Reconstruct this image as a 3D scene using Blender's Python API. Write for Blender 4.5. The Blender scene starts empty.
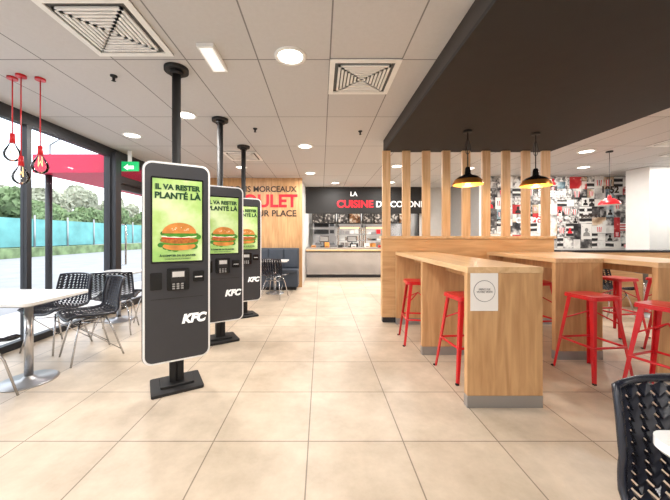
import bpy, bmesh, math, random
from mathutils import Vector, Matrix
random.seed(7)
scene = bpy.context.scene
try:
    scene.view_settings.view_transform = 'Standard'
except Exception: pass
COL = scene.collection
pi = math.pi

# ------------------------------------------------------------ materials
def lin(c):
    return tuple(((v/255)/12.92 if v/255 <= 0.04045 else ((v/255+0.055)/1.055)**2.4) for v in c)
def mat(name, rgb, rough=0.5, metal=0.0, emis=0.0, erg=None, var=0.0, vscale=8.0, bump=0.0, coat=0.0):
    m = bpy.data.materials.new(name); m.use_nodes = True
    nt = m.node_tree; b = nt.nodes['Principled BSDF']
    c = lin(rgb)
    b.inputs['Base Color'].default_value = (*c, 1)
    b.inputs['Roughness'].default_value = rough
    b.inputs['Metallic'].default_value = metal
    if coat: b.inputs['Coat Weight'].default_value = coat
    if emis:
        b.inputs['Emission Color'].default_value = (*lin(erg or rgb), 1)
        b.inputs['Emission Strength'].default_value = emis
    tc = nt.nodes.new('ShaderNodeTexCoord')
    n = nt.nodes.new('ShaderNodeTexNoise'); n.inputs['Scale'].default_value = vscale; n.inputs['Detail'].default_value = 5
    nt.links.new(tc.outputs['Object'], n.inputs['Vector'])
    if var:
        r = nt.nodes.new('ShaderNodeValToRGB')
        r.color_ramp.elements[0].position = 0.3; r.color_ramp.elements[1].position = 0.7
        r.color_ramp.elements[0].color = (*[v*(1-var) for v in c], 1)
        r.color_ramp.elements[1].color = (*[min(1, v*(1+var)) for v in c], 1)
        nt.links.new(n.outputs['Fac'], r.inputs['Fac']); nt.links.new(r.outputs['Color'], b.inputs['Base Color'])
    if bump:
        bp = nt.nodes.new('ShaderNodeBump'); bp.inputs['Strength'].default_value = bump; bp.inputs['Distance'].default_value = 0.01
        nt.links.new(n.outputs['Fac'], bp.inputs['Height']); nt.links.new(bp.outputs['Normal'], b.inputs['Normal'])
    return m
def wood(name, dark, light, scale=(10, 10, 0.8), rough=0.45, planks=None):
    m = bpy.data.materials.new(name); m.use_nodes = True
    nt = m.node_tree; b = nt.nodes['Principled BSDF']
    b.inputs['Roughness'].default_value = rough
    tc = nt.nodes.new('ShaderNodeTexCoord'); mp = nt.nodes.new('ShaderNodeMapping')
    mp.inputs['Scale'].default_value = scale
    n = nt.nodes.new('ShaderNodeTexNoise'); n.inputs['Scale'].default_value = 2.2; n.inputs['Detail'].default_value = 8
    n.inputs['Distortion'].default_value = 0.6
    r = nt.nodes.new('ShaderNodeValToRGB')
    r.color_ramp.elements[0].position = 0.32; r.color_ramp.elements[1].position = 0.68
    r.color_ramp.elements[0].color = (*lin(dark), 1); r.color_ramp.elements[1].color = (*lin(light), 1)
    nt.links.new(tc.outputs['Object'], mp.inputs['Vector']); nt.links.new(mp.outputs['Vector'], n.inputs['Vector'])
    nt.links.new(n.outputs['Fac'], r.inputs['Fac']); nt.links.new(r.outputs['Color'], b.inputs['Base Color'])
    return m
def grid_mat(name, c1, c2, mortar, bw, rh, loc, ms, rough, noise_scale=2.5, amt=0.35, rot=0):
    m = bpy.data.materials.new(name); m.use_nodes = True
    nt = m.node_tree; b = nt.nodes['Principled BSDF']
    tc = nt.nodes.new('ShaderNodeTexCoord'); mp = nt.nodes.new('ShaderNodeMapping')
    mp.inputs['Location'].default_value = loc
    mp.inputs['Rotation'].default_value = (0, 0, rot)
    br = nt.nodes.new('ShaderNodeTexBrick'); br.offset = 0.0
    br.inputs['Scale'].default_value = 1; br.inputs['Brick Width'].default_value = bw; br.inputs['Row Height'].default_value = rh
    br.inputs['Mortar Size'].default_value = ms; br.inputs['Mortar Smooth'].default_value = 0.1
    br.inputs['Color1'].default_value = (*lin(c1), 1); br.inputs['Color2'].default_value = (*lin(c2), 1); br.inputs['Mortar'].default_value = (*lin(mortar), 1)
    n = nt.nodes.new('ShaderNodeTexNoise'); n.inputs['Scale'].default_value = noise_scale; n.inputs['Detail'].default_value = 9
    n.inputs['Roughness'].default_value = 0.68
    r = nt.nodes.new('ShaderNodeValToRGB')
    r.color_ramp.elements[0].position = 0.3; r.color_ramp.elements[1].position = 0.72
    r.color_ramp.elements[0].color = (1-amt, 1-amt*1.05, 1-amt*1.15, 1); r.color_ramp.elements[1].color = (1, 1, 1, 1)
    mx = nt.nodes.new('ShaderNodeMix'); mx.data_type = 'RGBA'; mx.blend_type = 'MULTIPLY'; mx.inputs['Factor'].default_value = 1
    L = nt.links.new
    L(tc.outputs['Object'], mp.inputs['Vector']); L(mp.outputs['Vector'], br.inputs['Vector']); L(tc.outputs['Object'], n.inputs['Vector'])
    L(n.outputs['Fac'], r.inputs['Fac']); L(br.outputs['Color'], mx.inputs['A']); L(r.outputs['Color'], mx.inputs['B'])
    L(mx.outputs['Result'], b.inputs['Base Color'])
    b.inputs['Roughness'].default_value = rough
    return m
def glass(name, tint=(1, 1, 1), fres=0.06):
    m = bpy.data.materials.new(name); m.use_nodes = True
    nt = m.node_tree; nt.nodes.clear()
    o = nt.nodes.new('ShaderNodeOutputMaterial'); t = nt.nodes.new('ShaderNodeBsdfTransparent'); g = nt.nodes.new('ShaderNodeBsdfGlossy')
    g.inputs['Roughness'].default_value = 0.02; t.inputs['Color'].default_value = (*tint, 1)
    mx = nt.nodes.new('ShaderNodeMixShader')
    lw = nt.nodes.new('ShaderNodeLayerWeight'); lw.inputs['Blend'].default_value = fres
    nt.links.new(lw.outputs['Fresnel'], mx.inputs['Fac'])
    nt.links.new(t.outputs[0], mx.inputs[1]); nt.links.new(g.outputs[0], mx.inputs[2]); nt.links.new(mx.outputs[0], o.inputs[0])
    return m
def collage(name, stops, scale, kind='noise', hard=False, rough=.6):
    """printed artwork: tone ramp over a procedural pattern"""
    m = bpy.data.materials.new(name); m.use_nodes = True
    nt = m.node_tree; b = nt.nodes['Principled BSDF']; b.inputs['Roughness'].default_value = rough
    tc = nt.nodes.new('ShaderNodeTexCoord')
    if kind == 'noise':
        n = nt.nodes.new('ShaderNodeTexNoise'); n.inputs['Scale'].default_value = scale; n.inputs['Detail'].default_value = 6; out = n.outputs['Fac']
    elif kind == 'vor':
        n = nt.nodes.new('ShaderNodeTexVoronoi'); n.inputs['Scale'].default_value = scale; n.inputs['Detail'].default_value = 2; out = n.outputs['Distance']
    else:
        n = nt.nodes.new('ShaderNodeTexWave'); n.inputs['Scale'].default_value = scale; n.bands_direction = 'Z'; n.inputs['Distortion'].default_value = 1.5; n.inputs['Detail'].default_value = 3; out = n.outputs['Fac']
    r = nt.nodes.new('ShaderNodeValToRGB')
    if hard: r.color_ramp.interpolation = 'CONSTANT'
    els = r.color_ramp.elements
    while len(els) < len(stops): els.new(.5)
    for e, (p, c) in zip(els, sorted(stops)): e.position = p; e.color = (*lin(c), 1)
    nt.links.new(tc.outputs['Object'], n.inputs['Vector']); nt.links.new(out, r.inputs['Fac']); nt.links.new(r.outputs['Color'], b.inputs['Base Color'])
    return m

M = {}
M['floor'] = grid_mat('floor_tile', (214, 197, 177), (206, 188, 167), (140, 125, 108), 0.6, 0.6, (0.08, -0.1, 0), 0.004, 0.40, 2.6, 0.34)
M['ceil'] = grid_mat('ceiling_tile', (204, 202, 202), (199, 197, 197), (130, 128, 128), 0.6, 1.2, (-0.075, -0.1, 0), 0.006, 0.8, 30, 0.06)
M['wood'] = wood('oak_vertical', (184, 138, 92), (212, 168, 120), (9, 9, 0.9))
M['woodx'] = wood('oak_horizontal', (196, 150, 102), (220, 178, 130), (0.9, 9, 9))
M['woody'] = wood('oak_tabletop_glare', (208, 168, 122), (230, 194, 150), (9, 0.9, 9), 0.28)  # paler than the panel oak: tabletop glare is put into the colour
M['slat'] = wood('oak_slat', (208, 164, 118), (232, 196, 154), (14, 14, 0.8))
M['black'] = mat('matte_black', (26, 24, 24), 0.6, var=0.1)
M['soffit'] = mat('soffit_black', (38, 33, 31), 0.75, var=0.08)
M['soffitside'] = mat('soffit_edge', (60, 52, 48), 0.7, var=0.05)
M['blackgl'] = mat('gloss_black', (16, 16, 18), 0.2)
M['char'] = mat('charcoal_plastic', (54, 54, 58), 0.42, var=0.05)
M['dark'] = mat('dark_aluminium', (45, 46, 50), 0.45, 0.3)
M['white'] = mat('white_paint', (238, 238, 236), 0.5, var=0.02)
M['whitegl'] = mat('white_laminate', (240, 240, 240), 0.22, coat=0.3)
M['chrome'] = mat('brushed_steel', (200, 200, 202), 0.25, 1.0)
M['steel'] = mat('kitchen_steel', (170, 170, 172), 0.35, 0.8)
M['csteel'] = mat('counter_steel', (190, 190, 194), 0.25, 0.75, var=0.08, vscale=3)
M['red'] = mat('red_powdercoat', (206, 24, 34), 0.3, coat=0.3)
M['redtxt'] = mat('red_lettering', (205, 20, 40), 0.5, emis=0.25)
M['whtxt'] = mat('white_lettering', (245, 245, 245), 0.5, emis=0.3)
M['dktxt'] = mat('dark_lettering', (60, 45, 38), 0.6)
M['chair'] = mat('navy_black_polypropylene', (31, 33, 43), 0.26)
M['bench'] = mat('blue_grey_upholstery', (60, 68, 80), 0.6, var=0.1)
M['lamp'] = mat('downlight_lens', (255, 250, 240), 0.4, emis=6.0)
M['diff'] = mat('emergency_diffuser', (250, 250, 250), 0.4, emis=.6)
M['warm'] = mat('warm_bulb', (255, 190, 90), 0.4, emis=4.0)
M['fil'] = mat('bulb_filament', (255, 210, 150), 0.4, emis=1.5)
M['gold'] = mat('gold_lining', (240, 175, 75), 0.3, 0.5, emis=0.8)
M['copper'] = mat('copper_brim', (200, 130, 60), 0.3, 0.8)
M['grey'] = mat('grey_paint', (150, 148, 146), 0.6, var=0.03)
M['lgrey'] = mat('light_grey_paint', (205, 203, 200), 0.6, var=0.03)
M['ventdark'] = mat('vent_cavity', (90, 90, 90), 0.8)
M['green'] = mat('exit_green', (20, 160, 90), 0.4, emis=0.8)
M['paper'] = mat('paper', (242, 238, 234), 0.6)
M['ink'] = mat('grey_ink', (150, 145, 145), 0.6)
M['glass'] = glass('window_glass')
M['bulb'] = glass('bulb_glass', (0.97, 0.95, 0.93), 0.3)
M['asphalt'] = mat('asphalt', (150, 152, 155), 0.9, var=0.1, vscale=1.5)
M['leaf'] = mat('foliage', (120, 140, 100), 0.9, var=0.55, vscale=1.6)
M['twig'] = mat('pale_foliage', (165, 168, 148), 0.9, var=0.4, vscale=1.5)
M['teal'] = mat('teal_netting', (112, 176, 176), 0.8, var=0.25, vscale=0.8)
M['magenta'] = mat('red_canopy', (200, 30, 70), 0.5)
M['orange'] = mat('orange_card', (225, 150, 70), 0.6)

# ------------------------------------------------------------ builder
class MB:
    def __init__(s): s.bm = bmesh.new(); s.mats = []
    def mi(s, m):
        if isinstance(m, str): m = M[m]
        if m not in s.mats: s.mats.append(m)
        return s.mats.index(m)
    def face(s, vs, m, smooth=False):
        try: f = s.bm.faces.new(vs)
        except ValueError: return
        f.material_index = s.mi(m); f.smooth = smooth
    def box(s, x0, x1, y0, y1, z0, z1, m, T=None):
        P = [Vector(p) for p in ((x0,y0,z0),(x1,y0,z0),(x1,y1,z0),(x0,y1,z0),(x0,y0,z1),(x1,y0,z1),(x1,y1,z1),(x0,y1,z1))]
        if T: P = [T @ p for p in P]
        v = [s.bm.verts.new(p) for p in P]
        for q in ((0,3,2,1),(4,5,6,7),(0,1,5,4),(1,2,6,5),(2,3,7,6),(3,0,4,7)): s.face([v[i] for i in q], m)
    def cyl(s, p0, p1, r0, m, r1=None, n=20, caps=True):
        p0 = Vector(p0); p1 = Vector(p1); r1 = r0 if r1 is None else r1
        d = (p1-p0).normalized(); a = d.orthogonal().normalized(); b = d.cross(a)
        A = []; B = []
        for i in range(n):
            t = 2*pi*i/n; o = a*math.cos(t)+b*math.sin(t)
            A.append(s.bm.verts.new(p0+o*r0)); B.append(s.bm.verts.new(p1+o*r1))
        for i in range(n): s.face([A[i], A[(i+1)%n], B[(i+1)%n], B[i]], m, True)
        if caps: s.face(A[::-1], m); s.face(B, m)
    def tube(s, pts, r, m, n=10, closed=False):
        pts = [Vector(p) for p in pts]; N = len(pts); rings = []
        up = None
        for i, p in enumerate(pts):
            if closed: d = (pts[(i+1)%N]-pts[i-1]).normalized()
            else: d = (pts[min(i+1, N-1)]-pts[max(i-1, 0)]).normalized()
            if up is None: up = d.orthogonal().normalized()
            up = (up - d*up.dot(d)).normalized(); b = d.cross(up)
            rings.append([s.bm.verts.new(p+(up*math.cos(2*pi*k/n)+b*math.sin(2*pi*k/n))*r) for k in range(n)])
        for i in range(N if closed else N-1):
            A = rings[i]; B = rings[(i+1)%N]
            for k in range(n): s.face([A[k], A[(k+1)%n], B[(k+1)%n], B[k]], m, True)
        if not closed: s.face(rings[0][::-1], m); s.face(rings[-1], m)
    def lathe(s, prof, c, m, n=32):
        c = Vector(c); rings = []
        for r, z in prof: rings.append([s.bm.verts.new(c+Vector((r*math.cos(2*pi*k/n), r*math.sin(2*pi*k/n), z))) for k in range(n)])
        for i in range(len(rings)-1):
            A, B = rings[i], rings[i+1]
            for k in range(n): s.face([A[k], A[(k+1)%n], B[(k+1)%n], B[k]], m, True)
    def prism(s, poly, d0, d1, m, axis='y', T=None):
        def P(a, b, d):
            v = Vector((a, d, b)) if axis == 'y' else (Vector((a, b, d)) if axis == 'z' else Vector((d, a, b)))
            return T @ v if T else v
        A = [s.bm.verts.new(P(a, b, d0)) for a, b in poly]; B = [s.bm.verts.new(P(a, b, d1)) for a, b in poly]
        n = len(poly)
        s.face(A, m); s.face(B[::-1], m)
        for i in range(n): s.face([A[i], B[i], B[(i+1)%n], A[(i+1)%n]], m)
    def done(s, name, loc=(0, 0, 0), rz=0, bevel=0, parent=None, fix=True, solid=0):
        if fix: bmesh.ops.recalc_face_normals(s.bm, faces=s.bm.faces[:])
        me = bpy.data.meshes.new(name); s.bm.to_mesh(me); s.bm.free()
        for m in s.mats: me.materials.append(m)
        o = bpy.data.objects.new(name, me); COL.objects.link(o)
        o.location = loc; o.rotation_euler = (0, 0, rz)
        if solid:
            k = o.modifiers.new('thick', 'SOLIDIFY'); k.thickness = solid; k.offset = 0
        if bevel:
            k = o.modifiers.new('bevel', 'BEVEL'); k.width = bevel; k.segments = 2; k.limit_method = 'ANGLE'; k.angle_limit = math.radians(40)
        if parent: o.parent = parent
        return o
def rrect(x0, x1, z0, z1, r, n=6):
    P = []
    for cx, cz, a in ((x1-r, z1-r, 0), (x0+r, z1-r, pi/2), (x0+r, z0+r, pi), (x1-r, z0+r, 3*pi/2)):
        for i in range(n+1): t = a+pi/2*i/n; P.append((cx+r*math.cos(t), cz+r*math.sin(t)))
    return P
def ell(cx, cz, rx, rz, a0=0, a1=2*pi, n=24):
    full = abs(a1-a0-2*pi) < 1e-4
    return [(cx+rx*math.cos(a0+(a1-a0)*i/n), cz+rz*math.sin(a0+(a1-a0)*i/n)) for i in range(n if full else n+1)]
def text(body, size, loc, m, rot=(pi/2, 0, 0), parent=None, align='CENTER', name='lettering', bold=0.0, shear=0):
    cu = bpy.data.curves.new(name, 'FONT'); cu.body = body; cu.size = size; cu.align_x = align
    cu.extrude = 0.002; cu.offset = bold; cu.shear = shear
    cu.materials.append(M[m]); o = bpy.data.objects.new(name, cu); COL.objects.link(o)
    o.location = loc; o.rotation_euler = rot
    if parent: o.parent = parent
    return o

CH = 2.77   # ceiling height
# ------------------------------------------------------------ shell
b = MB(); b.box(-3.6, 8.1, -2.6, 12.6, -0.1, 0, 'floor'); b.done('floor')
b = MB(); b.box(-3.6, 8.1, -2.6, 12.6, CH, CH+0.1, 'ceil'); b.done('ceiling')
b = MB(); b.box(-3.6, 8.1, -2.7, -2.6, 0, CH, 'white'); b.done('wall_front')
b = MB(); b.box(8.0, 8.1, -2.6, 7.3, 0, CH, 'white'); b.done('wall_right')
b = MB(); b.box(-3.6, 8.1, 12.5, 12.6, 0, CH, 'lgrey'); b.done('wall_back')
# wood feature wall (left-back)
b = MB(); b.box(-3.6, -0.48, 7.6, 7.72, 0, CH, 'wood'); b.box(-0.56, -0.48, 7.72, 12.5, 0, CH, 'lgrey')
fw = b.done('wall_oak_panelled')
text('LES BONS MORCEAUX', 0.2, (-0.62, 7.59, 2.42), 'dktxt', align='RIGHT', parent=fw, bold=0.004)
text('DE POULET', 0.44, (-0.6, 7.59, 2.04), 'redtxt', align='RIGHT', parent=fw, bold=0.014)
text('SUR PLACE', 0.22, (-0.62, 7.59, 1.8), 'dktxt', align='RIGHT', parent=fw, bold=0.004)
# left wall : solid portion beyond door
b = MB(); b.box(-3.6, -3.5, 6.4, 7.6, 0, CH, 'lgrey'); b.box(-3.6, -3.5, -2.6, 6.4, 2.7, CH, 'dark'); b.done('wall_left')
# windows
mull = [-2.6, -1.3, 0.1, 1.4, 2.5, 3.6, 5.0]
for i in range(len(mull)-1):
    y0, y1 = mull[i], mull[i+1]
    b = MB()
    b.box(-3.58, -3.50, y0, y0+0.03, 0, 2.7, 'dark'); b.box(-3.58, -3.50, y1-0.03, y1, 0, 2.7, 'dark')
    b.box(-3.58, -3.50, y0+.03, y1-.03, 2.62, 2.7, 'dark'); b.box(-3.58, -3.50, y0+.03, y1-.03, 0, 0.08, 'dark')
    b.box(-3.545, -3.535, y0+.03, y1-.03, 0.08, 2.62, 'glass')
    b.done('window_%d' % (i+1))
# entrance door with dark frame
b = MB()
b.box(-3.62, -3.42, 5.0, 5.14, 0, 2.7, 'dark'); b.box(-3.60, -3.46, 6.28, 6.4, 0, 2.7, 'dark')
b.box(-3.60, -3.46, 5.14, 6.28, 2.22, 2.34, 'dark'); b.box(-3.60, -3.46, 5.14, 6.28, 2.62, 2.7, 'dark')
b.box(-3.545, -3.535, 5.14, 6.28, 2.34, 2.62, 'glass')
b.box(-3.57, -3.51, 5.14, 5.22, 0, 2.22, 'dark'); b.box(-3.57, -3.51, 6.2, 6.28, 0, 2.22, 'dark')
b.box(-3.57, -3.51, 5.22, 6.2, 0, 0.12, 'dark'); b.box(-3.57, -3.51, 5.22, 6.2, 2.12, 2.22, 'dark')
b.box(-3.545, -3.535, 5.22, 6.2, 0.12, 2.12, 'glass')
b.tube([(-3.51, 5.3, 0.8), (-3.45, 5.3, 0.8), (-3.45, 5.3, 1.5), (-3.51, 5.3, 1.5)], 0.015, 'chrome')
b.done('door_1')
b = MB(); b.box(-3.45, -3.15, 5.16, 5.2, 2.42, 2.58, 'green'); b.box(-3.33, -3.27, 5.17, 5.19, 2.58, CH, 'white')
b.prism([(-3.4, 2.48), (-3.32, 2.54), (-3.32, 2.51), (-3.22, 2.51), (-3.22, 2.45), (-3.32, 2.45), (-3.32, 2.43)], 5.155, 5.16, 'whtxt'); b.done('exit_sign')

# dark soffit
b = MB(); b.box(0.96, 3.51, -2.6, 4.62, 2.59, 2.62, 'soffit')
b.box(0.96, 0.99, -2.6, 4.62, 2.62, CH, 'soffitside'); b.box(3.48, 3.51, -2.6, 4.62, 2.62, CH, 'soffitside'); b.box(0.99, 3.48, 4.59, 4.62, 2.62, CH, 'soffitside')
b.done('ceiling_soffit')
# slatted partition
b = MB(); b.box(0.92, 3.50, 4.5, 4.62, 0.08, 1.26, 'woodx'); b.box(0.9, 3.52, 4.48, 4.64, 1.26, 1.30, 'woody')
b.box(0.93, 3.49, 4.51, 4.61, 0, 0.08, 'dark')
for i in range(9):
    x = 0.93+i*0.302
    b.box(x, x+0.12, 4.53, 4.575, 1.30, 2.59, 'slat')
b.done('slatted_partition', bevel=0.003)
# mural wall
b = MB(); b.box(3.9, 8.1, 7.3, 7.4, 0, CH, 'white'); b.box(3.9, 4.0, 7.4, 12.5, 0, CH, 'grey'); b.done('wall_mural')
K0, K1, K2, K3 = (28, 27, 30), (95, 92, 92), (170, 167, 165), (238, 236, 232)
cm = [collage('print_photo', [(.38, K0), (.5, K1), (.56, K2), (.64, K3)], 5),
      collage('print_photo_fine', [(.35, K0), (.48, K2), (.6, K3)], 14),
      collage('print_storefront', [(.2, K0), (.5, K1), (.9, K3)], 2.6, 'wave'),
      collage('print_portrait', [(.3, K3), (.52, K2), (.6, K0)], 4),
      collage('print_red', [(.4, (175, 22, 32)), (.55, (205, 60, 60)), (.62, (240, 225, 220))], 4),
      collage('print_beige', [(.35, (150, 120, 95)), (.5, (215, 190, 160)), (.65, K3)], 5),
      collage('print_blue', [(.35, (70, 95, 110)), (.5, (150, 175, 185)), (.65, K3)], 5),
      collage('print_white', [(.4, (215, 213, 210)), (.6, (245, 243, 240))], 5),
      collage('print_bucket', [(.1, K0), (.3, K2), (.45, K3)], 7, 'vor'),
      collage('print_stripes', [(0, (190, 30, 40)), (.5, K3)], 5, 'wave', True)]
wts = [6, 5, 4.5, 4.5, 1.8, 3.6, 1.6, 2.5, 3, .8]
b = MB()
b.box(3.92, 7.98, 7.29, 7.299, 1.0, CH-.02, cm[0])
cells = []
def split(x0, x1, z0, z1, d):
    w, h = x1-x0, z1-z0
    if d <= 0 or (w < .3 and h < .34 and random.random() < .75) or max(w, h) < .24: cells.append((x0, x1, z0, z1)); return
    f = random.uniform(.35, .65)
    if w > h*.95: split(x0, x0+w*f, z0, z1, d-1); split(x0+w*f, x1, z0, z1, d-1)
    else: split(x0, x1, z0, z0+h*f, d-1); split(x0, x1, z0+h*f, z1, d-1)
split(3.94, 7.96, 1.0, CH-.03, 8)
for x0, x1, z0, z1 in cells:
    y = 7.288-random.random()*.006
    b.box(x0+.003, x1-.003, y, 7.29, z0+.003, z1-.003, random.choices(cm, wts)[0])
    t = random.random(); cx, cz = (x0+x1)/2, (z0+z1)/2; s_ = min(x1-x0, z1-z0)
    c1 = random.choice(['black', 'white', 'white', 'grey', 'black', 'redtxt'])
    if t < .22:      # figure: head + shoulders
        b.prism(ell(cx, cz+s_*.14, s_*.15, s_*.19), y-.004, y-.001, c1)
        b.prism([(cx-s_*.32, cz-s_*.42), (cx+s_*.32, cz-s_*.42), (cx+s_*.26, cz-s_*.14), (cx+s_*.08, cz-s_*.04), (cx-s_*.08, cz-s_*.04), (cx-s_*.26, cz-s_*.14)], y-.003, y-.001, c1)
    elif t < .34:    # bucket
        b.prism([(cx-s_*.22, cz-s_*.34), (cx+s_*.22, cz-s_*.34), (cx+s_*.3, cz+s_*.3), (cx-s_*.3, cz+s_*.3)], y-.003, y-.001, 'white')
        for k in (-.18, 0, .18): b.prism([(cx+k*s_-s_*.035, cz-s_*.33), (cx+k*s_+s_*.035, cz-s_*.33), (cx+k*s_*1.3+s_*.045, cz+s_*.29), (cx+k*s_*1.3-s_*.045, cz+s_*.29)], y-.005, y-.003, random.choice(['redtxt', 'redtxt', 'black']))
    elif t < .46:    # lines of print
        for k in range(4): b.box(x0+.03, x1-.03-random.random()*.05, y-.003, y-.001, cz+s_*(.3-.18*k), cz+s_*(.36-.18*k), c1)
mur = b.done('mural_collage')
text('So good', 0.2, (5.6, 7.27, 2.3), 'whtxt', parent=mur, bold=0.008); text('poulet', 0.15, (6.5, 7.27, 1.75), 'dktxt', parent=mur, bold=0.004)
text('1952', 0.22, (7.0, 7.27, 2.35), 'dktxt', parent=mur, bold=0.008); text('CRISPY', 0.18, (5.0, 7.27, 1.62), 'whtxt', parent=mur, bold=0.006)
b = MB(); b.box(6.9, 7.7, 6.3, 6.8, 0, CH, 'white'); b.done('column', bevel=0.01)
b = MB(); b.box(6.88, 7.72, 6.28, 6.82, 0, 0.1, 'grey'); b.done('trim_1')
# red dome lamp near the mural
b = MB(); b.lathe([(.15, 0), (.145, .03), (.115, .07), (.06, .105), (.03, .12), (.02, .16), (.001, .165)], (5.0, 5.2, 1.84), 'red', 28)
b.lathe([(.145, -.002), (.11, .065), (.02, .1), (.001, .1)], (5.0, 5.2, 1.84), 'white', 28); b.cyl((5.0, 5.2, 2.0), (5.0, 5.2, CH), .004, 'black', n=8); b.cyl((5.0, 5.2, CH-.02), (5.0, 5.2, CH), .05, 'black'); b.done('red_pendant_lamp', fix=False)

# ------------------------------------------------------------ kitchen / counter
b = MB(); b.box(-0.46, 3.15, 9.0, 9.15, 1.98, CH, 'black'); b.box(3.0, 3.9, 9.16, 9.3, 0, CH, 'lgrey'); b.box(2.96, 3.0, 9.16, 9.3, 0, CH, 'black')
fas = b.done('wall_fascia')
text('LA', 0.18, (0.98, 8.99, 2.5), 'whtxt', parent=fas, bold=0.006)
text('CUISINE', 0.3, (1.02, 8.99, 2.16), 'redtxt', parent=fas, align='CENTER', bold=0.01)
text('DU COLONEL', 0.25, (1.64, 8.99, 2.17), 'whtxt', parent=fas, align='LEFT', bold=0.006)
b = MB()
b.prism([(9.35, 0.1), (9.15, 0.82), (9.15, 0.84), (9.75, 0.84), (9.75, 0.1)], -0.46, 1.95, 'csteel', axis='x')
b.box(-0.46, 1.95, 9.4, 9.7, 0, 0.1, 'dark'); b.box(-0.46, 3.85, 9.36, 9.8, 0.84, 0.94, 'steel'); b.box(1.97, 3.85, 9.32, 9.75, 0, 0.84, 'woodx')
b.box(-0.46, 1.95, 9.1, 9.36, 0.84, 0.88, 'woody'); b.box(-0.46, 1.95, 9.12, 9.14, 0.80, 0.84, 'dark')
b.done('service_counter')
for x in (0.1, 1.0, 2.1, 3.0):
    b = MB(); b.box(x-.12, x+.12, 9.6, 9.78, 0.94, 0.97, 'blackgl'); b.cyl((x, 9.7, .96), (x, 9.7, 1.1), .02, 'dark')
    T = Matrix.Translation((x, 9.7, 1.2)) @ Matrix.Rotation(-0.25, 4, 'X')
    b.box(-.15, .15, -.015, .015, -.1, .1, 'blackgl', T); b.box(-.13, .13, -.018, -.015, -.08, .08, 'grey', T); b.done('cash_register', bevel=.003)
screen = mat('menu_screen', (110, 150, 170), 0.3, emis=0.5)
M['screen'] = screen
fire = mat('heat_lamp_glow', (255, 205, 140), 0.4, emis=2.5)
food = collage('menu_food_print', [(.35, (60, 35, 25)), (.5, (160, 110, 70)), (.6, (225, 218, 205))], 9)
dkm = collage('menu_dark_print', [(.35, (30, 28, 30)), (.55, (90, 86, 84)), (.62, (200, 196, 190))], 12)
b = MB()
for i in range(4):   # menu boards hung behind counter
    x = -0.3+i*0.85
    b.box(x, x+0.8, 10.2, 10.25, 1.72, 2.08, 'blackgl'); b.box(x+.02, x+.38, 10.19, 10.2, 1.75, 2.05, dkm); b.box(x+.42, x+.78, 10.19, 10.2, 1.75, 2.05, food if i % 2 else dkm)
    b.cyl((x+.4, 10.22, 2.08), (x+.4, 10.22, CH), .015, 'dark')
b.done('menu_board')
b = MB()
for x0, x1 in ((0.62, 1.5), (1.6, 2.4)):
    b.box(x0, x1, 10.9, 11.5, 0.85, 0.9, 'steel'); b.box(x0, x1, 10.9, 11.5, 1.35, 1.38, 'steel'); b.box(x0, x1, 10.9, 11.5, 1.12, 1.14, 'steel')
    for x in (x0, x1-.04): b.box(x, x+.04, 10.9, 10.94, 0, 1.7, 'chrome'); b.box(x, x+.04, 11.46, 11.5, 0, 1.7, 'chrome')
    b.box(x0, x1, 10.9, 11.5, 1.62, 1.74, 'steel'); b.box(x0+.1, x1-.1, 10.95, 11.4, 1.59, 1.615, fire)
    b.box(x0+.02, x1-.02, 10.95, 11.45, 0.05, 0.8, 'steel')
    k = x0+.1
    while k < x1-.2:
        b.box(k, k+.13, 10.95, 11.2, .9, .9+random.uniform(.08, .2), random.choice(['orange', 'dark', 'chrome', 'dark', 'chrome']))
        b.box(k, k+.13, 10.95, 11.2, 1.14, 1.14+random.uniform(.06, .18), random.choice(['paper', 'dark', 'steel', 'chrome', 'lgrey']))
        b.box(k, k+.13, 10.95, 11.2, 1.38, 1.38+random.uniform(.06, .17), random.choice(['paper', 'red', 'steel', 'lgrey', 'dark'])); k += .17
b.done('kitchen_pass_shelf')
# bank of fryers / ovens
for x in (-.3, .16):
    b = MB(); b.box(x, x+.42, 10.7, 11.4, .06, 1.0, 'steel'); b.box(x+.03, x+.39, 10.68, 10.7, .15, .6, 'chrome'); b.box(x+.03, x+.39, 10.68, 10.7, .68, .92, 'dark')
    b.box(x, x+.42, 11.3, 11.4, 1.0, 1.3, 'steel'); b.box(x+.08, x+.34, 10.8, 11.2, 1.0, 1.02, 'dark')
    for k in (.12, .28): b.tube([(x+k, 10.7, 1.1), (x+k, 10.82, 1.08), (x+k, 10.9, 1.02)], .01, 'chrome', n=6); b.cyl((x+k, 10.66, .8), (x+k, 10.68, .8), .025, 'chrome', n=12)
    for sx in (.04, .38): b.cyl((x+sx, 10.75, 0), (x+sx, 10.75, .06), .02, 'dark', n=10); b.cyl((x+sx, 11.35, 0), (x+sx, 11.35, .06), .02, 'dark', n=10)
    b.done('fryer', bevel=.004)
b = MB()
for z0 in (1.35, 1.62):
    b.box(-.3, .55, 11.55, 11.95, z0, z0+.24, 'steel'); b.box(-.26, .3, 11.53, 11.55, z0+.03, z0+.2, 'blackgl'); b.box(.34, .5, 11.53, 11.55, z0+.05, z0+.18, 'dark')
b.box(-.3, .55, 11.55, 11.95, 1.3, 1.34, 'steel'); 
for sx in (-.28, .51): b.box(sx, sx+.03, 11.57, 11.6, 0, 1.3, 'steel'); b.box(sx, sx+.03, 11.9, 11.93, 0, 1.3, 'steel')
b.done('kitchen_oven')
b = MB(); b.prism([(-.3, 1.9), (2.4, 1.9), (2.2, 2.25), (-.1, 2.25)], 11.97, 12.45, 'steel'); b.done('extractor_hood')
b = MB(); b.box(2.6, 3.4, 11.3, 12.3, 0, 2.0, 'steel'); b.box(2.64, 2.98, 11.27, 11.3, .15, 1.9, 'chrome'); b.box(3.02, 3.36, 11.27, 11.3, .15, 1.9, 'chrome')
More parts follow.
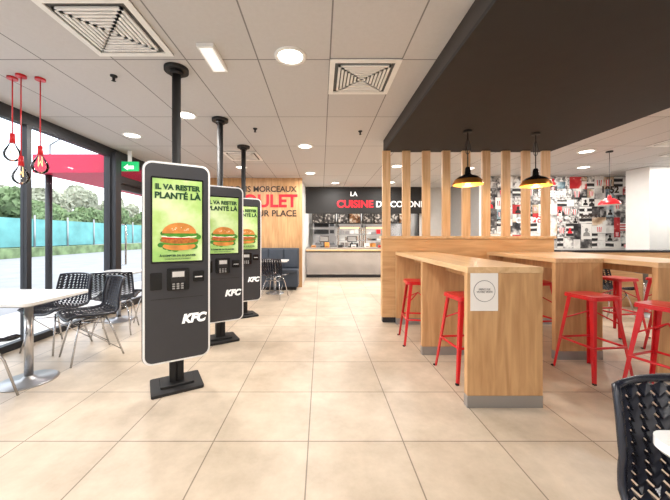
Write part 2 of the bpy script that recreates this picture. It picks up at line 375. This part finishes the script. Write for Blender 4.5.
b.tube([(2.94, 11.26, .9), (2.94, 11.22, .92), (2.94, 11.22, 1.2), (2.94, 11.26, 1.22)], .01, 'dark'); b.tube([(3.06, 11.26, .9), (3.06, 11.22, .92), (3.06, 11.22, 1.2), (3.06, 11.26, 1.22)], .01, 'dark'); b.done('refrigerator', bevel=.01)
b = MB()
for i in range(6):
    x = -.3+i*.42; b.box(x, x+.14, 9.4, 9.52, .94, .94+random.uniform(.06, .16), random.choice(['orange', 'paper', 'red', 'dark', 'paper']))
    b.box(x+.02, x+.12, 9.395, 9.4, .96, .98, 'dark')
b.done('condiment_boxes')

# ------------------------------------------------------------ kiosks
scr_top = collage('ad_background', [(.34, (120, 172, 86)), (.5, (168, 198, 118)), (.68, (220, 230, 188))], 2.4, rough=.25)
for m_, st in ((scr_top, .35),):
    nt = m_.node_tree; bs = nt.nodes['Principled BSDF']; cr = [n for n in nt.nodes if n.type == 'VALTORGB'][0]
    nt.links.new(cr.outputs['Color'], bs.inputs['Emission Color']); bs.inputs['Emission Strength'].default_value = st
scr_green = mat('ad_green', (60, 120, 50), 0.2, emis=0.35)
scr_dk = mat('ad_text', (28, 70, 40), 0.3, emis=0.1)
bun = mat('ad_bun', (196, 126, 60), 0.3, emis=0.3, var=.3, vscale=14); pat = mat('ad_patty', (166, 98, 42), .3, emis=.25, var=.45, vscale=50)
let = mat('ad_lettuce', (74, 138, 44), .3, emis=.3, var=.3, vscale=40); cream = mat('ad_sauce', (240, 232, 205), .3, emis=.4); tom = mat('ad_tomato', (190, 50, 35), .3, emis=.3)
M['scr_dk'] = scr_dk
def kiosk(loc, rz):
    e = bpy.data.objects.new('self_order_kiosk', None); COL.objects.link(e); e.location = loc; e.rotation_euler = (0, 0, rz)
    b = MB()
    b.prism(rrect(-.257, .257, .25, 1.91, .07), -.045, -.02, 'whitegl')
    b.prism(rrect(-.263, .263, .244, 1.916, .074), -.02, .045, 'char')
    b.prism(rrect(-.241, .241, .266, 1.894, .058), -.05, -.045, 'char')
    b.done('housing', parent=e, bevel=.003)
    b = MB()
    b.prism(rrect(-.2, .2, 1.075, 1.785, .012), -.054, -.05, 'blackgl')
    b.box(-.188, .188, -.056, -.054, 1.09, 1.77, scr_top)
    rnd = random.Random(3); D = -.03
    for i in range(34):
        a = rnd.uniform(0, 2*pi); rx = rnd.uniform(.10, .165)
        b.prism(ell(.01+rx*math.cos(a), 1.30+D+.55*rx*math.sin(a), rnd.uniform(.015, .03), rnd.uniform(.01, .02)), -.0575-.0001*i, -.0565, let if i % 4 else scr_green)
    b.prism(ell(.01, 1.245+D, .125, .035), -.0625, -.061, bun)
    b.prism(ell(.01, 1.27+D, .135, .016), -.0635, -.0625, let)
    b.prism(ell(.01, 1.292+D, .145, .026), -.0645, -.0635, pat)
    b.prism(ell(-.02, 1.314+D, .11, .010), -.0655, -.0645, tom)
    b.prism(ell(.01, 1.328+D, .135, .013), -.0665, -.0655, cream)
    b.prism([(.01+(.135+.012*math.sin(k*2.3))*math.cos(2*pi*k/30), 1.34+D+(.018+.004*math.sin(k*1.7))*math.sin(2*pi*k/30)) for k in range(30)], -.0675, -.0665, let)
    b.prism(ell(.01, 1.352+D, .13, .088, 0, pi), -.0685, -.0675, bun)
    for i in range(14): b.prism(ell(.01+rnd.uniform(-.09, .09), 1.375+D+rnd.uniform(0, .035), .004, .0025, n=8), -.0695, -.0685, cream)
    b.done('touch_screen', parent=e)
    text('IL VA RESTER', .058, (0, -.058, 1.685), 'scr_dk', parent=e, bold=.003)
    text('PLANTÉ LÀ', .07, (0, -.058, 1.61), 'scr_dk', parent=e, bold=.003)
    text('À COMPTER DU 25 JANVIER', .022, (0, -.06, 1.13), 'scr_dk', parent=e, bold=.001)
    text('DANS VOTRE RESTAURANT', .016, (0, -.06, 1.105), 'scr_dk', parent=e)
    b = MB()
    b.prism(rrect(-.085, .085, .85, 1.03, .012), -.075, -.05, 'blackgl'); b.prism(rrect(-.055, .055, .915, 1.015, .006), -.079, -.075, 'black')
    b.box(-.045, .045, -.081, -.079, .96, 1.005, 'lgrey')
    for i in range(3):
        for j in range(3): b.box(-.045+i*.032, -.025+i*.032, -.079, -.075, .86+j*.018, .872+j*.018, 'grey')
    b.prism(rrect(.115, .205, .91, 1.0, .01), -.06, -.05, 'blackgl'); b.box(.13, .19, -.062, -.06, .945, .955, 'lgrey')
    b.prism(rrect(-.205, -.12, .86, 1.0, .01), -.056, -.05, 'blackgl')
    b.box(-.2, .2, -.052, -.05, .78, .784, 'black')
    b.done('card_terminal', parent=e, bevel=.002)
    text('KFC', .1, (.12, -.052, .565), 'whtxt', parent=e, bold=.006, shear=.25)
    b = MB()
    b.cyl((0, .085, .03), (0, .085, CH), .036, 'black', n=24)
    b.box(-.055, .055, .05, .12, .03, .3, 'black')
    b.cyl((0, .085, CH-.03), (0, .085, CH), .1, 'black', n=28)
    b.cyl((0, .085, CH-.06), (0, .085, CH-.03), .055, 'black', n=28)
    b.box(-.06, .06, .045, .12, .95, 1.25, 'black')
    b.done('pole', parent=e)
    b = MB(); b.prism(rrect(-.2, .2, -.1, .24, .02), 0, .025, 'black', axis='z'); b.prism(rrect(-.13, .13, -.02, .19, .015), .025, .045, 'black', axis='z')
    b.done('base_plate', parent=e, bevel=.003)
for y in (2.56, 3.70, 4.84): kiosk((-1.225, y, 0), math.radians(31))

# ------------------------------------------------------------ high tables
def high_table(x0, x1, y0, y1, mid=None):
    b = MB()
    b.box(x0, x1, y0-.005, y1, 1.02, 1.065, 'woody')
    for y in [y0, y1-.05]+([mid] if mid else []):
        b.box(x0+.002, x1-.002, y, y+.05, .09, 1.02, 'wood'); b.box(x0+.0, x1, y-.003, y+.053, 0, .09, 'steel')
    b.box((x0+x1)/2-.03, (x0+x1)/2+.03, y0+.05, y1-.05, .92, 1.02, 'wood')
    return b.done('high_table', bevel=.002)
t1 = high_table(1.105, 1.68, 2.27, 4.46, 3.28)
high_table(2.46, 2.96, 3.15, 4.46)
high_table(2.975, 3.65, 2.65, 4.46)
b = MB(); b.box(1.127, 1.335, -.003, 0, .735, 1.02, 'paper')
ring = ell(1.231, .885, .082, .082); b.prism(ring, -.0045, -.003, 'ink'); b.prism(ell(1.231, .885, .077, .077), -.006, -.0045, 'paper')
nt_ = b.done('paper_notice', loc=(0, 2.264, 0))
text('MERCI DE\nVOTRE VISITE', .02, (1.231, -.0075, .892), 'ink', parent=nt_)

# ------------------------------------------------------------ bar stools
def stool(x, y, rz=0):
    b = MB(); S = .15; H = .75
    b.prism(rrect(-S, S, -S, S, .04), H-.012, H, 'red', axis='z')
    b.prism(rrect(-S-.005, S+.005, -S-.005, S+.005, .045), H-.035, H-.012, 'red', axis='z')
    b.prism(rrect(-.09, .09, -.09, .09, .03), H, H+.002, 'red', axis='z')
    for sx in (-1, 1):
        for sy in (-1, 1):
            top = Vector((sx*.125, sy*.125, H-.03)); bot = Vector((sx*.205, sy*.205, 0))
            w0, w1 = .04, .024
            A = []
            for p, w in ((top, w0), (bot, w1)):
                A.append([b.bm.verts.new(p+Vector(o)) for o in ((0, 0, 0), (-sx*w, 0, 0), (-sx*w, -sy*.004, 0), (-sx*.004, -sy*.004, 0), (-sx*.004, -sy*w, 0), (0, -sy*w, 0))])
            n = 6
            for i in range(n): b.face([A[0][i], A[0][(i+1)%n], A[1][(i+1)%n], A[1][i]], 'red')
            b.face(A[0], 'red'); b.face(A[1][::-1], 'red')
            b.box(bot.x-.012, bot.x+.012, bot.y-.012, bot.y+.012, 0, .012, 'black')
    def at(z): t = (H-.03-z)/(H-.03); return .125+t*.08
    r = at(.3)-.006
    for a, c in (((-r, -r), (r, -r)), ((r, -r), (r, r)), ((r, r), (-r, r)), ((-r, r), (-r, -r))):
        b.tube([(a[0], a[1], .3), (c[0], c[1], .3)], .011, 'red')
    r = at(.55)-.01
    b.tube([(-r, -r, .5), (0, 0, .6), (r, r, .5)], .007, 'red'); b.tube([(-r, r, .5), (0, 0, .6), (r, -r, .5)], .007, 'red')
    return b.done('bar_stool', loc=(x, y, 0), rz=rz, bevel=.002)
stool(1.37, 2.84, .1); stool(1.2, 3.72, -.1)
stool(2.56, 2.84, .12); stool(2.78, 2.40, .3); stool(2.62, 3.68, .1)
stool(3.95, 3.3, .2); stool(3.95, 4.0, .1); stool(4.5, 3.9, .3)

# ------------------------------------------------------------ chairs
def chair(x, y, rz, name='dining_chair'):
    """local: sits facing -Y, back at +Y"""
    e = bpy.data.objects.new(name, None); COL.objects.link(e); e.location = (x, y, 0); e.rotation_euler = (0, 0, rz)
    prof = [(-.23, .435), (-.20, .452), (-.1, .448), (0, .438), (.1, .435), (.17, .45), (.21, .5), (.235, .58), (.25, .66), (.265, .74), (.285, .82)]
    L = [0]
    for i in range(1, len(prof)): L.append(L[-1]+math.dist(prof[i], prof[i-1]))
    def P(u, v):
        s = v*L[-1]
        i = 0
        while i < len(L)-2 and L[i+1] < s: i += 1
        t = (s-L[i])/(L[i+1]-L[i]); 
        yy = prof[i][0]+(prof[i+1][0]-prof[i][0])*t; zz = prof[i][1]+(prof[i+1][1]-prof[i][1])*t
        k = abs(u)**2.5
        bk = max(0, min(1, (v-.45)/.3))
        w = .225+.015*math.sin(v*pi)
        return Vector((u*w, yy-k*.06*bk, zz+k*.045*(1-bk)))
    b = MB(); N = 18; R = 24; dv = 1/R
    for j in range(R):
        rows = []
        for edge in (-.43, .43):
            row = []
            for i in range(N+1):
                u = -1+2*i/N; zig = (1 if i % 2 else -1)*.36*dv
                v = (j+.5+edge)*dv+zig
                p = P(u, max(0, min(1, v)))
                bk = max(0, min(1, (v-.45)/.3)); nrm = Vector((0, -1, .1))*bk+Vector((0, 0, 1))*(1-bk)
                row.append(b.bm.verts.new(p+nrm*(.011 if edge < 0 else -.006)+nrm*(.005 if i % 2 else 0)))
            rows.append(row)
        for i in range(N): b.face([rows[0][i], rows[0][i+1], rows[1][i+1], rows[1][i]], 'chair')
    b.done('woven_shell', parent=e, fix=False, solid=.006)
    b = MB(); K = 24
    rim = [P(-1, i/K) for i in range(K+1)]+[P(-1+2*i/12, 1)+Vector((0, 0, .012*math.sin(pi*i/12))) for i in range(1, 12)]+[P(1, 1-i/K) for i in range(K+1)]+[P(1-2*i/12, 0) for i in range(1, 12)]
    b.tube(rim, .012, 'chair', n=8, closed=True)
    b.done('shell_rim', parent=e)
    b = MB()
    for sx in (-1, 1):
        b.tube([(sx*.13, -.12, .43), (sx*.17, -.16, .3), (sx*.22, -.22, .0)], .009, 'chrome', n=8)
        b.tube([(sx*.13, .1, .425), (sx*.17, .15, .3), (sx*.22, .24, .0)], .009, 'chrome', n=8)
        b.tube([(sx*.15, -.14, .36), (sx*.21, .22, .06)], .005, 'chrome', n=6)
        b.tube([(sx*.13, -.12, .425), (sx*.13, .1, .42)], .008, 'chrome', n=6)
    b.tube([(-.15, -.14, .36), (.15, .13, .36)], .006, 'chrome', n=6); b.tube([(.15, -.14, .36), (-.15, .13, .36)], .006, 'chrome', n=6)
    b.done('legs', parent=e)
    return e
def ctable(x0, x1, y0, y1, px=None, py=None):
    b = MB(); px = (x0+x1)/2 if px is None else px; py = (y0+y1)/2 if py is None else py
    b.prism(rrect(x0, x1, y0, y1, .05), .725, .75, 'whitegl', axis='z')
    b.prism(rrect(x0+.005, x1-.005, y0+.005, y1-.005, .05), .718, .725, 'grey', axis='z')
    b.cyl((px, py, .02), (px, py, .72), .032, 'chrome'); b.cyl((px, py, .69), (px, py, .718), .12, 'steel')
    b.lathe([(0.001, 0), (.21, 0), (.21, .008), (.19, .016), (.06, .022), (.04, .04), (.03, .05)], (px, py, 0), 'steel')
    return b.done('cafe_table')
ctable(-3.35, -2.38, 2.42, 3.1, -2.63, 2.70)
ctable(-3.42, -2.85, 4.35, 4.95)
R = math.radians
chair(-2.50, 3.26, R(-38))                     # right of near table
chair(-2.72, 2.26, R(172))                     # near chair
chair(-3.08, 3.50, R(-10))
chair(-2.78, 4.08, R(200))
chair(-2.60, 4.72, R(-85))
chair(-3.15, 1.3, R(0))
# right foreground
chair(1.135, .705, R(-8))
ctable(.91, 1.7, .0, .85, 1.35, .25)
# back bench + table
b = MB(); b.box(-1.68, -.55, 7.15, 7.58, .08, .42, 'bench'); b.box(-1.68, -.55, 7.1, 7.45, .42, .5, 'bench'); b.box(-1.68, -.55, 7.45, 7.58, .42, 1.0, 'bench'); b.box(-1.64, -.6, 7.2, 7.56, 0, .08, 'black')
for i in range(3): b.box(-1.66+i*.37, -1.31+i*.37, 7.42, 7.45, .52, .97, 'bench')
b.done('banquette_bench', bevel=.015)
ctable(-1.35, -.75, 6.6, 7.08); chair(-.98, 6.35, R(165))
# banquette right
b = MB(); b.box(4.4, 7.9, 5.5, 5.62, 0, 1.0, 'woodx'); b.box(4.38, 7.92, 5.48, 5.66, 1.0, 1.04, 'black'); b.box(4.4, 7.9, 5.62, 6.1, .1, .46, 'bench'); b.box(4.4, 7.9, 5.62, 5.74, .46, .98, 'bench')
b.done('banquette_bench', bevel=.01)
ctable(5.0, 5.6, 4.6, 5.2); chair(4.7, 4.9, R(90)); chair(5.9, 4.9, R(-90)); ctable(6.6, 7.2, 4.6, 5.2); stool(5.4, 4.1, .2); stool(6.1, 4.0, .4)

# ------------------------------------------------------------ ceiling fittings
def downlight(x, y, p=26, r=.1):
    b = MB(); b.lathe([(r+.03, CH), (r+.03, CH-.008), (r+.005, CH-.012), (r, CH-.004)], (x, y, 0), 'white', 32)
    b.prism(ell(x, y, r, r), CH-.006, CH-.003, 'lamp', axis='z'); b.done('downlight')
    l = bpy.data.lights.new('downlight_lamp', 'AREA'); l.shape = 'DISK'; l.size = r*1.8; l.energy = p; l.color = (1, .965, .915)
    o = bpy.data.objects.new('downlight_lamp', l); o.location = (x, y, CH-.02); COL.objects.link(o)
for x, y in ((-.25, 2.45), (-1.64, 3.64), (-2.75, 4.37), (-.26, 4.9), (-.25, 7.0), (-1.7, 6.4), (-.25, .2), (-2.4, 1.2), (-2.0, -1.2), (.3, -1.6), (1.6, 6.3), (3.2, 6.5), (1.9, 8.2), (.4, 8.3), (4.6, 5.2), (5.6, 6.4), (7.4, 5.8), (4.4, 2.6), (6.2, 3.2), (5, 0)):
    downlight(x, y, 32)
for x, y in ((.5, 10.1), (2.2, 10.1), (1.2, 11.4), (3.2, 10.6)): downlight(x, y, 60)
def vent(x0, y0, s=.6):
    b = MB(); z = CH
    b.box(x0, x0+s, y0, y0+s, z-.006, z-.002, 'ventdark')
    f = .045
    b.box(x0, x0+s, y0, y0+f, z-.016, z-.006, 'white'); b.box(x0, x0+s, y0+s-f, y0+s, z-.016, z-.006, 'white')
    b.box(x0, x0+f, y0+f, y0+s-f, z-.016, z-.006, 'white'); b.box(x0+s-f, x0+s, y0+f, y0+s-f, z-.016, z-.006, 'white')
    for k in range(1, 8):
        o = f+k*.031; t = .019
        if o*2 > s-.05: break
        a0, a1, c0, c1 = x0+o, x0+s-o, y0+o, y0+s-o
        b.box(a0, a1, c0, c0+t, z-.024, z-.01, 'white'); b.box(a0, a1, c1-t, c1, z-.024, z-.01, 'white')
        b.box(a0, a0+t, c0, c1, z-.024, z-.01, 'white'); b.box(a1-t, a1, c0, c1, z-.024, z-.01, 'white')
    return b.done('air_vent')
vent(-1.79, 1.83); vent(.075, 2.48); vent(-1.72, 5.2); vent(5.3, 4.3); vent(6.2, 4.9)
b = MB(); b.box(-.95, -.82, 2.28, 2.64, CH-.03, CH, 'white'); b.box(-.935, -.835, 2.3, 2.62, CH-.034, CH-.03, 'diff'); b.done('emergency_light', bevel=.004)
for x, y in ((-1.9, 2.75), (.55, 4.2), (-.9, 4.1)):
    b = MB(); b.lathe([(.03, CH), (.03, CH-.01), (.012, CH-.02), (.012, CH-.045), (.02, CH-.05), (.001, CH-.055)], (x, y, 0), 'dark', 16); b.done('sprinkler_head')
# dome pendants
def pendant(x, y):
    b = MB(); zb = 1.93
    pr = [(.175, 0), (.172, .02), (.15, .06), (.11, .095), (.06, .115), (.035, .13), (.03, .2), (.02, .215), (.001, .217)]
    b.lathe([(r, zb+z) for r, z in pr[:3]], (x, y, 0), 'copper', 36)
    b.lathe([(r, zb+z) for r, z in pr[2:]], (x, y, 0), 'blackgl', 36)
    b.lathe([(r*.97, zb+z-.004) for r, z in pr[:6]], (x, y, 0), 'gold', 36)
    b.cyl((x, y, zb+.2), (x, y, 2.59), .006, 'black', n=8)
    b.tube([(x, y, 2.5), (x+.02, y, 2.45), (x+.035, y, 2.38), (x+.02, y, 2.32), (x, y, 2.3), (x-.02, y, 2.32), (x-.03, y, 2.4), (x-.015, y, 2.46)], .004, 'black', n=6, closed=True)
    b.cyl((x, y, 2.565), (x, y, 2.59), .05, 'black')
    b.lathe([(.001, zb), (.035, zb+.01), (.045, zb+.04), (.03, zb+.08), (.015, zb+.11)], (x, y, 0), 'warm', 16)
    b.done('pendant_lamp', fix=False)
    l = bpy.data.lights.new('pendant_glow', 'POINT'); l.energy = 10; l.color = (1, .75, .45); l.shadow_soft_size = .04
    o = bpy.data.objects.new('pendant_glow', l); o.location = (x, y, zb-.03); COL.objects.link(o)
pendant(1.8, 3.68); pendant(2.69, 3.76)
for x, y, zb in ((-2.74, 2.74, 1.84), (-2.62, 2.8, 1.95), (-2.86, 2.78, 2.06)):
    b = MB(); b.cyl((x, y, zb+.18), (x, y, CH), .005, 'red', n=8); b.cyl((x, y, zb+.1), (x, y, zb+.19), .022, 'red', r1=.018)
    b.lathe([(.001, -.07), (.03, -.065), (.055, -.04), (.065, -.005), (.058, .03), (.035, .07), (.02, .1)], (x, y, zb), 'bulb', 24)
    b.tube([(x-.015, y, zb+.09), (x-.02, y, zb), (x, y, zb+.05), (x+.02, y, zb), (x+.015, y, zb+.09)], .003, 'fil', n=6)
    b.cyl((x, y, CH-.02), (x, y, CH), .04, 'red'); b.done('bulb_pendant', fix=False)

# ------------------------------------------------------------ outside
b = MB(); b.box(-70, -3.62, -30, 90, -.2, -.12, 'asphalt'); b.done('car_park_ground')
b = MB(); b.box(-5.4, -3.62, -4, 14, -.12, -.05, 'lgrey'); b.done('pavement')
b = MB(); b.box(-22.1, -22, 4, 50, 0.5, 2.6, 'teal')
for i in range(16): b.cyl((-21.95, 5+i*3, -.12), (-21.95, 5+i*3, 2.9), .06, 'steel', n=8)
b.done('netting_fence')
def clump(name, m, n, xr, yr, hr, rr):
    rnd = random.Random(11)
    bm = bmesh.new()
    for i in range(n):
        r = rnd.uniform(*rr); h = rnd.uniform(*hr)
        ret = bmesh.ops.create_icosphere(bm, subdivisions=4, radius=r, matrix=Matrix.Translation((rnd.uniform(*xr), rnd.uniform(*yr), h)))
        for v in ret['verts']: v.co += Vector((rnd.uniform(-1, 1), rnd.uniform(-1, 1), rnd.uniform(-1, 1)))*r*.2
    me = bpy.data.meshes.new(name); bm.to_mesh(me); bm.free(); me.materials.append(M[m])
    o = bpy.data.objects.new(name, me); COL.objects.link(o)
clump('tree_row', 'twig', 60, (-44, -38), (10, 75), (1.5, 8), (1.0, 2.2))
clump('hedge_row', 'leaf', 70, (-30, -26), (8, 60), (.8, 4.4), (.6, 1.4))
b = MB(); b.box(-20.5, -19.5, 4, 50, -.12, .5, 'leaf'); b.done('low_hedge')
b = MB(); b.box(-5.0, -3.7, 5.2, 8.5, 2.4, 2.72, 'magenta'); b.cyl((-4.9, 8.3, -.05), (-4.9, 8.3, 2.4), .05, 'dark'); b.cyl((-4.9, 5.4, -.05), (-4.9, 5.4, 2.4), .05, 'dark'); b.done('entrance_canopy')
b = MB(); b.cyl((-14, 15.5, -.12), (-14, 15.5, 6), .08, 'steel', r1=.05); b.tube([(-14, 15.5, 6), (-13.5, 15.5, 6.3), (-12.8, 15.5, 6.35)], .04, 'steel'); b.box(-12.9, -12.4, 15.4, 15.6, 6.3, 6.38, 'dark'); b.done('street_lamp')

# world
w = bpy.data.worlds.new('World'); scene.world = w; w.use_nodes = True
nt = w.node_tree; bg = nt.nodes['Background']; bg.inputs['Strength'].default_value = 3.4
tc = nt.nodes.new('ShaderNodeTexCoord'); n = nt.nodes.new('ShaderNodeTexNoise'); n.inputs['Scale'].default_value = 2.5; n.inputs['Detail'].default_value = 6
r = nt.nodes.new('ShaderNodeValToRGB'); r.color_ramp.elements[0].position = .4; r.color_ramp.elements[1].position = .62
r.color_ramp.elements[0].color = (.72, .82, .95, 1); r.color_ramp.elements[1].color = (1, 1, 1, 1)
nt.links.new(tc.outputs['Generated'], n.inputs['Vector']); nt.links.new(n.outputs['Fac'], r.inputs['Fac']); nt.links.new(r.outputs['Color'], bg.inputs['Color'])

# camera
c = bpy.data.cameras.new('camera'); co = bpy.data.objects.new('camera', c); COL.objects.link(co)
co.location = (0, 0, 1.3); co.rotation_euler = (pi/2, 0, 0)
c.sensor_width = 36; c.lens = 300/670*36; c.shift_x = 14/670; c.shift_y = -14/670; c.clip_start = .05; c.clip_end = 300
scene.camera = co
